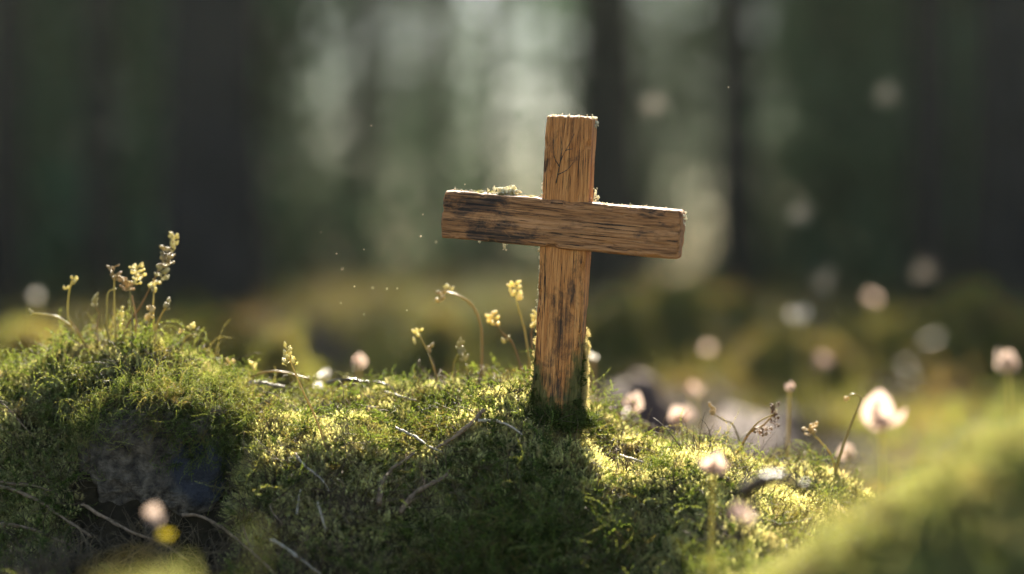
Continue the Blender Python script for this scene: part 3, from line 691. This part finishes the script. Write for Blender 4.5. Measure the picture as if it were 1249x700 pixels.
# ------------------------------------------------------------------ flowers (all out of focus)
def flower(px, py, R, Y, label, m=M_PETAL, stem=True, seed=0, squash=.7, group='pale flowers around the mounds', n=6, stem_to=None):
    rs = np.random.RandomState(5000+seed); c = at(px, py, Y); gz = float(H(c[0], Y)); k = PX*Y/FY; r = R*k*(1.22 if Y < 2.1 else .85)
    b = np.array([c[0]+(rs.rand()-.5)*r, Y, gz]); root = thing('wild_flower', label, 'flower', b, group); c0 = c-b
    if c0[2] > .002:
        mb = MB(); tube(mb, smooth_path([[0, 0, -.004], c0*np.array([.3, .3, .5]), c0], 12), np.linspace(.0011, .0008, 12), 7, .3, seed)
        link('stem', mb.mesh('stem', M_TWIGD if Y < 1.2 else M_STEM, True), root)
    n = int(rs.choice([4, 5, 6])); tilt = np.array(Quaternion(Vector(rs.randn(3)).normalized(), .2+.7*rs.rand()).to_matrix())
    for q in range(n):        # cupped petals
        mb = MB(); a = q*6.283/n+rs.rand()*.5; el = .15+rs.rand()*1.2
        u, w_ = np.meshgrid(np.linspace(0, 1, 7), np.linspace(-1, 1, 7), indexing='ij')
        wd = np.sin(np.pi*np.clip(u*.85+.1, 0, 1))*.52; x = u*r; y = w_*wd*r; z = (u**2*.25-.22*w_**2*wd)*r+rs.randn(7, 7)*r*.03; x = x*(.7+.5*rs.rand())
        ca, sa, ce, se = math.cos(a), math.sin(a), math.cos(el), math.sin(el)
        x2 = x*ce-z*se; z2 = x*se+z*ce
        V = (np.stack([x2*ca-y*sa, (x2*sa+y*ca), z2*squash*1.5-.45*r], -1).reshape(-1, 3)*(.7+.55*rs.rand()))@tilt.T+c0
        i, j = np.meshgrid(np.arange(6), np.arange(6), indexing='ij'); i = i.ravel(); j = j.ravel()
        mb.add(V, np.stack([i*7+j, i*7+j+1, i*7+j+8, i*7+j+7], 1), np.repeat(np.linspace(0, 1, 7), 7))
        link('petal', mb.mesh('petal', m, True), root)
    mb = MB()
    for q in range(9): blob(mb, c0+np.array([rs.randn(), rs.randn(), 0])*r*.12+[0, 0, -.1*r], [r*.08]*3, 1, .2, 1, q)
    link('flower_centre', mb.mesh('flower_centre', M_YELLOW if seed % 5 == 2 else M_PETALW, True), root)
FL = [
 (771, 492, 15, 1.76, 'upright pale cream flower just right of the post', M_PETAL),
 (829, 506, 20, 1.80, 'round pinkish white flower behind the crest, second flower right of the post', M_PETAL),
 (1074, 506, 27, 1.88, 'largest pale pink flower, above the right foreground mound', M_PETAL),
 (1034, 552, 15, 1.72, 'pale flower low at the foot of the largest pink flower', M_PETAL),
 (1229, 441, 20, 1.95, 'pale flower on a green stem at the right edge of the picture', M_PETAL),
 (187, 629, 13, 1.10, 'white flower low in front of the dark hollow', M_PETAL),
 (201, 653, 11, 1.09, 'yellow flower touching the white one in front of the dark hollow', M_YELLOW),
 (870, 568, 18, 1.24, 'pale flower head blurred in front of the sunny crest', M_PETAL),
 (905, 625, 17, 1.14, 'lowest pale blurred flower left of the right foreground mound', M_PETAL),
 (975, 383, 17, 2.75, 'brightest white flower disc far behind on the right', M_PETALW),
 (1003, 440, 15, 2.60, 'dull pinkish flower below the brightest white disc', M_PETAL),
 (846, 472, 13, 2.20, 'dim pinkish flower behind the second flower right of the post', M_PETAL),
 (863, 425, 12, 2.70, 'faint beige flower in front of the dark far hummock', M_PETAL),
 (1064, 362, 13, 3.00, 'faint grey white flower right of the brightest white disc', M_PETAL),
 (45, 361, 10, 2.60, 'small white flower disc far behind the left mound', M_PETALW),
 (388, 470, 8, 1.62, 'crisp translucent white flower on the crest left of centre', M_PETALW),
 (396, 455, 7, 1.72, 'round white flower bud just above the crisp white flower', M_PETALW),
 (437, 441, 11, 1.80, 'pale beige flower between the crisp white flower and the pale forked sprig', M_PETAL),
 (963, 472, 8, 1.66, 'tiny pale flower floating above the reddish seed feather', M_PETAL),
 (724, 434, 6, 1.75, 'tiny white petals standing in for twig glints behind the mossy foot of the post', M_PETALW),  # white petals put in for glints on a twig
]
for n_, (px, py, R, Y, lab, m_) in enumerate(FL): flower(px, py, R, Y, lab, m_, seed=n_)

# ------------------------------------------------------------------ twigs
def twig(pix, r, label, m=M_TWIG, lift=.006, name='twig', seed=0, side=(), group='twigs in the moss', Ys=None, arch=0.0):
    rs = np.random.RandomState(8000+seed)
    P = []
    for q, p in enumerate(pix):
        w = hit(p[0], p[1], lift) if Ys is None else at(p[0], p[1], Ys[q])
        P.append(w)
    P = np.array(P)
    if Ys is None:      # keep it from jumping in depth over the crest
        P[:, 1] = np.clip(P[:, 1], np.median(P[:, 1])-.05, np.median(P[:, 1])+.05)
        for q, p in enumerate(pix): P[q] = at(p[0], p[1], P[q, 1])
    o = P[0].copy(); n = 30; S = smooth_path(P-o, n); S += np.cumsum(rs.randn(n, 3), 0)*r*.10
    mb = MB(); tube(mb, S, np.linspace(r, r*.5, n)*(1+.12*rs.randn(n)), 8, .5, seed)
    for s in side:
        Q = np.array([at(p[0], p[1], P[:, 1].mean()) for p in s])-o; tube(mb, smooth_path(Q, 12), np.linspace(r*.6, r*.25, 12), 6, .4, seed)
    return link(name, mb.mesh(name, m, True), None, label, 'twig', group, loc=o)
TW = [
 ([(590, 500), (575, 516), (558, 530), (541, 542), (528, 548)], .0013, 'sunlit bent brown twig left of the post foot', M_TWIG, [[(560, 529), (552, 520)]]),
 ([(482, 522), (505, 532), (522, 545), (540, 552)], .0009, 'thin pale twig running into the bent brown one', M_TWIGP, []),
 ([(583, 513), (605, 514), (622, 520), (638, 531)], .0010, 'short pale twig lying nearest the post on its left', M_TWIGP, []),
 ([(462, 615), (466, 590), (478, 572), (495, 562), (508, 552)], .0015, 'reddish brown rootlet climbing the shaded slope', M_TWIG, [[(468, 588), (480, 588), (490, 592)]]),
 ([(488, 626), (505, 602), (525, 592), (545, 580), (549, 574)], .0015, 'second reddish rootlet, right of the first on the shaded slope', M_TWIG, [[(510, 600), (518, 590), (516, 584)]]),
 ([(360, 553), (372, 567), (390, 582), (402, 600)], .0009, 'pale curved twig below the long slanting stem', M_TWIGP, []),
 ([(362, 628), (364, 610), (366, 595)], .0010, 'short upright pale twig left of centre in the shade', M_TWIGP, []),
 ([(387, 613), (391, 628), (396, 643)], .0010, 'short pale sliver right of the upright one', M_TWIGP, []),
 ([(330, 658), (350, 670), (374, 686), (395, 700)], .0011, 'pale straight twig at the bottom edge left of centre', M_TWIGP, []),
 ([(222, 628), (245, 630), (272, 645), (300, 668), (325, 690), (345, 712)], .0010, 'long bow shaped twig below the stone', M_TWIG, []),
 ([(100, 615), (128, 632), (160, 648), (196, 662), (230, 684)], .0010, 'long pale twig slanting behind the white flower', M_TWIG, []),
 ([(-10, 592), (20, 600), (48, 612), (74, 630), (110, 655)], .0014, 'thick twig at the far left edge below the moss', M_TWIG, []),
 ([(-10, 588), (15, 591), (40, 593), (64, 600)], .0011, 'twig crossing above the thick one at the far left edge', M_TWIG, []),
 ([(-10, 640), (20, 640), (50, 648), (90, 664)], .0014, 'lowest twig at the far left edge', M_TWIG, []),
 ([(-5, 486), (12, 500), (30, 520), (44, 535)], .0006, 'hair thin reddish stalk on the left moss face', M_TWIG, []),
 ([(298, 470), (312, 466), (330, 468), (348, 472)], .0014, 'bright white curved stick beside the mossy stone', M_TWIGP, []),
 ([(398, 467), (420, 464), (445, 466), (470, 469)], .0013, 'dark glossy twig lying along the crest left of centre', M_TWIGD, []),
 ([(470, 478), (490, 484), (510, 490)], .0008, 'thin straw on the crest beside the dark glossy twig', M_TWIGP, []),
 ([(756, 556), (770, 560), (786, 566)], .0009, 'small pale straw on the sunny slope right of the cross shadow', M_TWIGP, []),
 ([(345, 640), (330, 618), (352, 600)], .0005, 'hair thin hooked stalk in the dark hollow', M_TWIG, []),
 ([(296, 640), (303, 660), (312, 682)], .0006, 'thin dark stalk crossing the bow shaped twig', M_TWIG, []),
]
for n_, (pix, r, lab, m_, sd) in enumerate(TW): twig(pix, r*1.1, lab, m_, .0115, seed=n_, side=sd)
twig([(722, 490), (745, 500), (772, 514), (800, 523)], .0020, 'thick blurred brown stick leaning right behind the post foot', M_TWIG, seed=50, Ys=[1.60, 1.62, 1.64, 1.66])
twig([(726, 510), (745, 511), (765, 514)], .0016, 'pale blurred stick under the thick brown one right of the post', M_TWIGP, seed=51, Ys=[1.57, 1.58, 1.59])
twig([(905, 602), (925, 588), (950, 584), (980, 596)], .0042, 'dark bark scrap blurred in front of the right crest', M_TWIGD, seed=52, Ys=[1.18, 1.17, 1.17, 1.18], name='bark_scrap')

# ------------------------------------------------------------------ boulders behind
def boulder(px, top, wpx, Y, label, m=M_BOULDER, seed=0, moss=True, dpt=1.5, name='mossy_boulder', group='boulders on the forest floor'):
    k = PX*Y/FY; cx = (px-624.5)*k; zt = CZ+(350-top)*k; rx = wpx*k/2; gz = float(H(cx, Y)); h = max(zt-gz, .03)+.05
    b = np.array([cx, Y, gz-.05]); root = thing(name, label, 'boulder', b, group)
    v, f = ICO[5]; d = 1+.75*fbm(v[:, 0]*1.5+seed, v[:, 1]*1.5, v[:, 2]*1.5, seed, 5); w = v*d[:, None]; w[:, 2] = np.sign(w[:, 2])*np.abs(w[:, 2])**1.35
    w = w/np.abs(w).max(0)*np.array([rx, rx*dpt, h]); keep = w[:, 2] > -.02
    w[:, 2] = np.maximum(w[:, 2], -.02)
    mb = MB(); mb.add(w, f); link('rock', mb.mesh('rock', m, True), root)
    if moss:
        rs = np.random.RandomState(seed+60); tri = w[f]; nn = np.cross(tri[:, 1]-tri[:, 0], tri[:, 2]-tri[:, 0]); ar = np.linalg.norm(nn, axis=1); nn /= ar[:, None]+1e-12
        ar = ar*(nn[:, 2] > -.1)*(tri[:, :, 2].min(1) > 0); n = int(min(4000, max(300, ar.sum()/2/(.020**2)*2.2)))
        ix = rs.choice(len(f), n, p=ar/ar.sum()); P = tri[ix].mean(1)+rs.randn(n, 3)*.004
        P = P.astype(float); o = scatter('moss_cover', P, eulers(nn[ix]+rs.randn(n, 3)*.2+[0, 0, .3], rs.rand(n)*6.28), rs.uniform(1.3, 2.6, n), C_BG, 3, root)
BO = [
 (40, 352, 260, 3.2, 'broad olive moss boulder behind the left stone', M_BOULDER, True),
 (262, 386, 210, 3.6, 'brownish green boulder under the thickest trunk', M_BOULDER, True),
 (345, 404, 190, 2.9, 'low olive boulder behind the crest left of centre', M_BOULDER, True),
 (408, 372, 70, 4.2, 'reddish bare boulder left of the cross', M_BROWNB, False),
 (545, 385, 190, 3.8, 'pale green boulder behind the hooked stem', M_BOULDER, True),
 (760, 356, 150, 4.2, 'olive boulder right behind the post', M_BOULDER, True),
 (842, 345, 170, 4.8, 'darker boulder in the middle of the right background', M_BOULDER, True),
 (960, 372, 190, 3.7, 'olive boulder below the pale tree gap on the right', M_BOULDER, True),
 (1075, 350, 190, 4.3, 'tall olive boulder toward the right edge', M_BOULDER, True),
 (1200, 347, 210, 4.0, 'brown tinged mossy boulder at the right edge', M_BOULDER, True),
 (755, 452, 230, 2.55, 'pinkish bare stone right of the post', M_BROWNB, False),
 (905, 466, 280, 2.5, 'flat purplish bare stone behind the right crest', M_BROWNB, False),
]
for n_, (px, tp, w_, Y, lab, m_, ms) in enumerate(BO):
    boulder(px, tp, w_, Y, lab, m_, n_, ms, name='mossy_boulder' if ms else 'bare_boulder')

# ------------------------------------------------------------------ trees
def tree(px, wpx, D, label, m=M_BARK, seed=0, Ht=15.0, c0=6.0, cr=2.2, lean=0.0):
    rs = np.random.RandomState(seed+40); k = PX*D/FY; x = (px-624.5)*k; r = wpx*k/2; gz = float(H(x, D))
    root = thing('pine_tree', label, 'tree', (x, D, gz), 'tree trunks of the forest behind')
    mb = MB(); n = 40; z = np.linspace(-.15, Ht, n)**1.0; rad = r*(1-.75*np.clip(z/Ht, 0, 1))+r*.55*np.exp(-np.clip(z, 0, None)/.25)
    P = np.stack([lean*z+.04*fbm(z*.3, 0*z, seed, seed, 2), .04*fbm(z*.3, 0*z+5, seed, seed, 2), z], 1)
    tube(mb, P, rad, 28, .22, seed); link('trunk', mb.mesh('trunk', m, True), root)
    cl = MB(); nb = 26; tips = []
    mb = MB()
    for q in range(nb):
        u = q/nb; zz = c0+(Ht-c0)*u*.97; L = cr*(1-u*.8)*(.7+.6*rs.rand()); a = q*2.4+rs.rand()
        tq = (D-FY)/SUN[1]
        if abs(x-tq*SUN[0]) < 2.6 and abs(zz+gz-CZ-tq*SUN[2]) < 2.0: L *= .25
        b = np.array([np.interp(zz, z, P[:, 0]), 0, zz]); e = b+np.array([math.cos(a)*L, math.sin(a)*L, .15*L-.2])
        tube(mb, smooth_path([b, (b+e)/2+[0, 0, .15*L], e], 6), np.linspace(r*.16, r*.04, 6), 5)
        for s in range(int(16*L)+8):
            t = .2+.85*rs.rand(); tips.append(b+(e-b)*t+rs.randn(3)*np.array([.28, .28, .16]))
    link('limb', mb.mesh('limb', m, True), root)
    T = np.array(tips); W = T+[x, D, gz]
    # crown leaves cut out where they would block the low sun
    Yp = W[:, 1]+(8-W[:, 2])*SUN[1]/SUN[2]; Xp = W[:, 0]+(Yp-W[:, 1])*SUN[0]/SUN[1]
    ok = np.abs(Xp-.9) > 3.0-1.6*sstep(14.5, 20, Yp)
    if ok.sum() < 40: ok = np.arange(len(T)) % 8 == 0      # thin crown in the glade
    tt = (W[:, 1]-FY)/SUN[1]; ok &= ~((np.abs(W[:, 0]-tt*SUN[0]) < 1.35) & (np.abs(W[:, 2]-CZ-tt*SUN[2]) < 1.7))
    T = T[ok]
    base_ = [leaf_clump(seed*7+q, 26, .42, .10) for q in range(3)]
    for p in T:
        a = rs.rand()*6.28; R = np.array([[math.cos(a), -math.sin(a), 0], [math.sin(a), math.cos(a), 0], [0, 0, 1]]); cl.merge(base_[rs.randint(3)], R, .8+.5*rs.rand(), p)
    link('crown', cl.mesh('crown', M_LEAF), root)
TR = [
 (12, 48, 9.0, 'dark trunk at the far left edge', M_BARK, 15, 3.5, 2.0),
 (120, 38, 10.5, 'slim dark trunk, second from the left edge', M_BARK, 15, 3.5, 2.2),
 (262, 114, 8.0, 'thickest dark trunk, left of the cross', M_BARK, 15, 7.5, 1.6),
 (445, 30, 17, 'slim hazy trunk between the thickest trunk and the cross', M_BARK, 13, 2.8, 1.6),
 (543, 22, 23, 'faint thin trunk left of the bright gap', M_BARKP, 12, 3.5, 1.6),
 (602, 26, 25, 'faint brownish trunk in the middle of the bright gap', M_BARKP, 12, 4, 1.6),
 (742, 88, 13, 'wide greyish brown trunk behind the upper right of the cross', M_BARK, 7.9, 4.2, 1.4),
 (900, 52, 12.5, 'dark trunk right of the cross', M_BARK, 7.6, 3.6, 1.6),
 (1015, 26, 20, 'thin faint trunk in the dark green right part', M_BARK, 14, 3.0, 2.2),
 (1132, 52, 11, 'dark trunk, second from the right edge', M_BARK, 15, 3.0, 2.4),
 (1222, 84, 9, 'broad very dark trunk at the right edge', M_BARK, 15, 3.0, 2.4),
 (330, 20, 21, 'thin faint trunk just right of the thickest trunk', M_BARK, 14, 3.5, 1.8),
]
for n_, (px, w_, D, lab, m_, Ht, c0, cr) in enumerate(TR): tree(px, w_, D, lab, m_, n_, Ht, c0, cr)

# unseen leaf cover added to shade the side haze, gap cut for the sun
def sun_gap(X, Y, Z):
    Yp = Y+(8-Z)*SUN[1]/SUN[2]; Xp = X+(Yp-Y)*SUN[0]/SUN[1]
    hw = 2.35-.8*sstep(15, 20, Yp)+.35*fbm(Yp*.6, Z*0, 0, 3, 2)
    return np.abs(Xp-.9) < hw
rs = np.random.RandomState(88); n = 5200
Y = rs.uniform(3, 27, n); X = rs.uniform(-15, 15, n); Z = rs.uniform(6.2, 9.5, n)+.12*np.clip(Y-15, 0, 30)
ok = ~sun_gap(X, Y, Z); X, Y, Z = X[ok], Y[ok], Z[ok]; n = len(X)
scatter('shade_canopy', np.stack([X, Y, Z], 1), rs.rand(n, 3)*6.28, rs.uniform(1.1, 2.0, n), C_UNDER, 5, None, 'unseen green leaf cover added overhead to shade the haze on both sides', 'shade_canopy')
# far forest and undergrowth that read as one mass
rs = np.random.RandomState(77)
n = 3900; Y = rs.uniform(27, 36, n); X = rs.uniform(-1, 1, n)*(Y*.42+2); Z = rs.rand(n)**.9*11
ok = Z < .66*(Y-4)-2
pxx = X/Y*FY/PX+624.5      # bearing
gapw = np.exp(-((pxx-625)/120)**2)*.66+np.exp(-((pxx-68)/28)**2)*.55+np.exp(-((pxx-165)/24)**2)*.5+np.exp(-((pxx-965)/32)**2)*.52+np.exp(-((pxx-1070)/26)**2)*.5+np.exp(-((pxx-390)/55)**2)*.5+np.exp(-((pxx-500)/40)**2)*.15+np.exp(-((pxx-840)/45)**2)*.55
ok &= rs.rand(len(X)) > gapw*sstep(-.5, 1.5, Z)
X, Y, Z = X[ok], Y[ok], Z[ok]; n = len(X)
scatter('far_woods', np.stack([X, Y, CZ-.3+Z], 1), rs.rand(n, 3)*6.28, rs.uniform(1.1, 2.2, n), C_WOOD, 4, None, 'dense green far woods closing the view between the trunks', 'woods')
# shaded thickets at both sides: they leave a glade along the sun's path
n = 1100; s = rs.choice([-1, 1], n, p=[.42, .58]); Y = rs.uniform(12, 24, n); X = s*(Y*rs.uniform(.10, .30, n)+.4); Z = rs.rand(n)**1.4*7
X = X+.3*rs.randn(n)
scatter('undergrowth', np.stack([X, Y, CZ-.2+Z], 1), rs.rand(n, 3)*6.28, rs.uniform(.5, 1.3, n), C_UNDER, 5, None, 'dark leafy undergrowth behind the outer trunks', 'undergrowth')
# low plants and litter on the forest floor
rs = np.random.RandomState(78); n = 2200; Y = 3.2+14*rs.rand(n)**1.2; X = rs.uniform(-.27, .27, n)*Y*1.25; nz = fbm(X*1.3, Y*1.3, 0, 12, 2)
ok = rs.rand(n) < np.clip(.35+2*nz, .05, 1); X, Y = X[ok], Y[ok]; n = len(X)
scatter('low_plants', np.stack([X, Y, H(X, Y)+.01], 1), rs.randn(n, 3)*.5+[0, 0, 1], rs.uniform(.04, .10, n)*(1+.12*Y), C_LOW, 5, None, 'low leafy plants and litter covering the forest floor behind the cross', 'ground plants')
# hair tufts made up to stand in for out-of-focus leaf glints
for q, (px, py, Y, lab) in enumerate([(1080, 118, 3.0, 'highest pale tuft standing in for a leaf glint at the upper right'), (977, 257, 2.9, 'pale tuft standing in for a leaf glint above the brightest white flower disc'), (797, 128, 3.0, 'faint tuft standing in for a leaf glint right of the top of the cross'),
        (1125, 330, 3.0, 'lowest faint tuft standing in for a leaf glint near the boulders on the right'), (1004, 342, 3.0, 'faint tuft standing in for a leaf glint just above the brightest white flower disc')]):
    r_ = np.random.RandomState(q+5); c = at(px, py, Y); root = thing('glint_tuft', lab, 'glint tuft', c, 'made-up tufts standing in for leaf glints')
    mb = MB(); blob(mb, (0, 0, 0), [.0022, .0022, .004], 1, .3, 2, q); link('seed', mb.mesh('seed', M_SEEDRED), root)  # core of the made-up tuft
    mb = MB()
    for k in range(22):
        d = r_.randn(3); d /= np.linalg.norm(d); tube(mb, np.array([d*.002, d*.010+r_.randn(3)*.001, d*(.012+.006*r_.rand())]), [.0003, .00028, .0002], 3)
    link('hairs', mb.mesh('hairs', M_PETALW), root)
# motes
mb = MB(); rs = np.random.RandomState(9)
for (px, py) in [(453, 154), (517, 263), (514, 290), (530, 290), (405, 308), (418, 324), (470, 352), (453, 352), (486, 358), (452, 386), (388, 280), (440, 300), (890, 105), (410, 370), (500, 380), (575, 225), (430, 352)]:
    p = at(px+rs.randn()*3, py+rs.randn()*3, 1.42+rs.rand()*.14); blob(mb, p, [.0006*(.6+.6*rs.rand())]*3, 1, .3, 2, px)
link('dust', mb.mesh('dust', M_LICHEN), None, 'tiny bright dust specks drifting in the air left of the cross', 'dust', kind='stuff')

# ------------------------------------------------------------------ haze
def box(name, x0, x1, y0, y1, z0, z1, m, **k):
    mb = MB(); mb.add([(x, y, z) for x in (x0, x1) for y in (y0, y1) for z in (z0, z1)],
                      np.array([[0, 1, 3, 2], [4, 6, 7, 5], [0, 4, 5, 1], [2, 3, 7, 6], [0, 2, 6, 4], [1, 5, 7, 3]]))
    return link(name, mb.mesh(name, m), **k)
m, nt, ns, L = mat('haze'); pv = N(ns, 'ShaderNodeVolumePrincipled')
pv.inputs['Color'].default_value = (.86, .96, .80, 1); pv.inputs['Density'].default_value = .0014; pv.inputs['Anisotropy'].default_value = .86
o_ = N(ns, 'ShaderNodeOutputMaterial'); L.new(pv.outputs[0], o_.inputs['Volume'])
box('haze', -70, 70, -45, 95, -4, 20, m, label='thin warm haze filling the forest air', cat='haze', kind='stuff')

# ------------------------------------------------------------------ light, sky, camera
w = bpy.data.worlds.new('World'); sc.world = w; w.use_nodes = True; ns = w.node_tree.nodes; L = w.node_tree.links
sky = ns.new('ShaderNodeTexSky'); sky.sky_type = 'NISHITA'; sky.sun_disc = False; sky.sun_elevation = SUN_EL; sky.sun_rotation = SUN_AZ
bg = ns['Background']; bg.inputs['Strength'].default_value = .060; L.new(sky.outputs[0], bg.inputs['Color'])
sun = bpy.data.lights.new('sun', 'SUN'); sun.energy = 5.0; sun.angle = math.radians(.53); sun.color = (1, .90, .74)
so = bpy.data.objects.new('sun', sun); col.objects.link(so); so.rotation_euler = Vector(SUN).to_track_quat('Z', 'Y').to_euler(); so.location = (2, 20, 18)
cam = bpy.data.cameras.new('camera'); co = bpy.data.objects.new('camera', cam); col.objects.link(co); sc.camera = co
co.location = (0, 0, CZ); co.rotation_euler = (math.radians(90), 0, 0)
cam.sensor_width = 36; cam.lens = 36/(1249*PX/FY); cam.clip_start = .05; cam.clip_end = 400
cam.dof.use_dof = True; cam.dof.focus_distance = FY-.014; cam.dof.aperture_fstop = 2.7; cam.dof.aperture_blades = 0
sc.render.engine = 'CYCLES'; cy = sc.cycles
cy.max_bounces = 6; cy.diffuse_bounces = 3; cy.glossy_bounces = 2; cy.transmission_bounces = 4; cy.volume_bounces = 0; cy.transparent_max_bounces = 4
cy.use_denoising = True; cy.denoiser = 'OPENIMAGEDENOISE'; cy.use_adaptive_sampling = True; cy.adaptive_threshold = .02
cy.sample_clamp_indirect = 6
sc.view_settings.view_transform = 'Standard'; sc.view_settings.look = 'None'; sc.view_settings.gamma = 1; sc.view_settings.exposure = 2.45
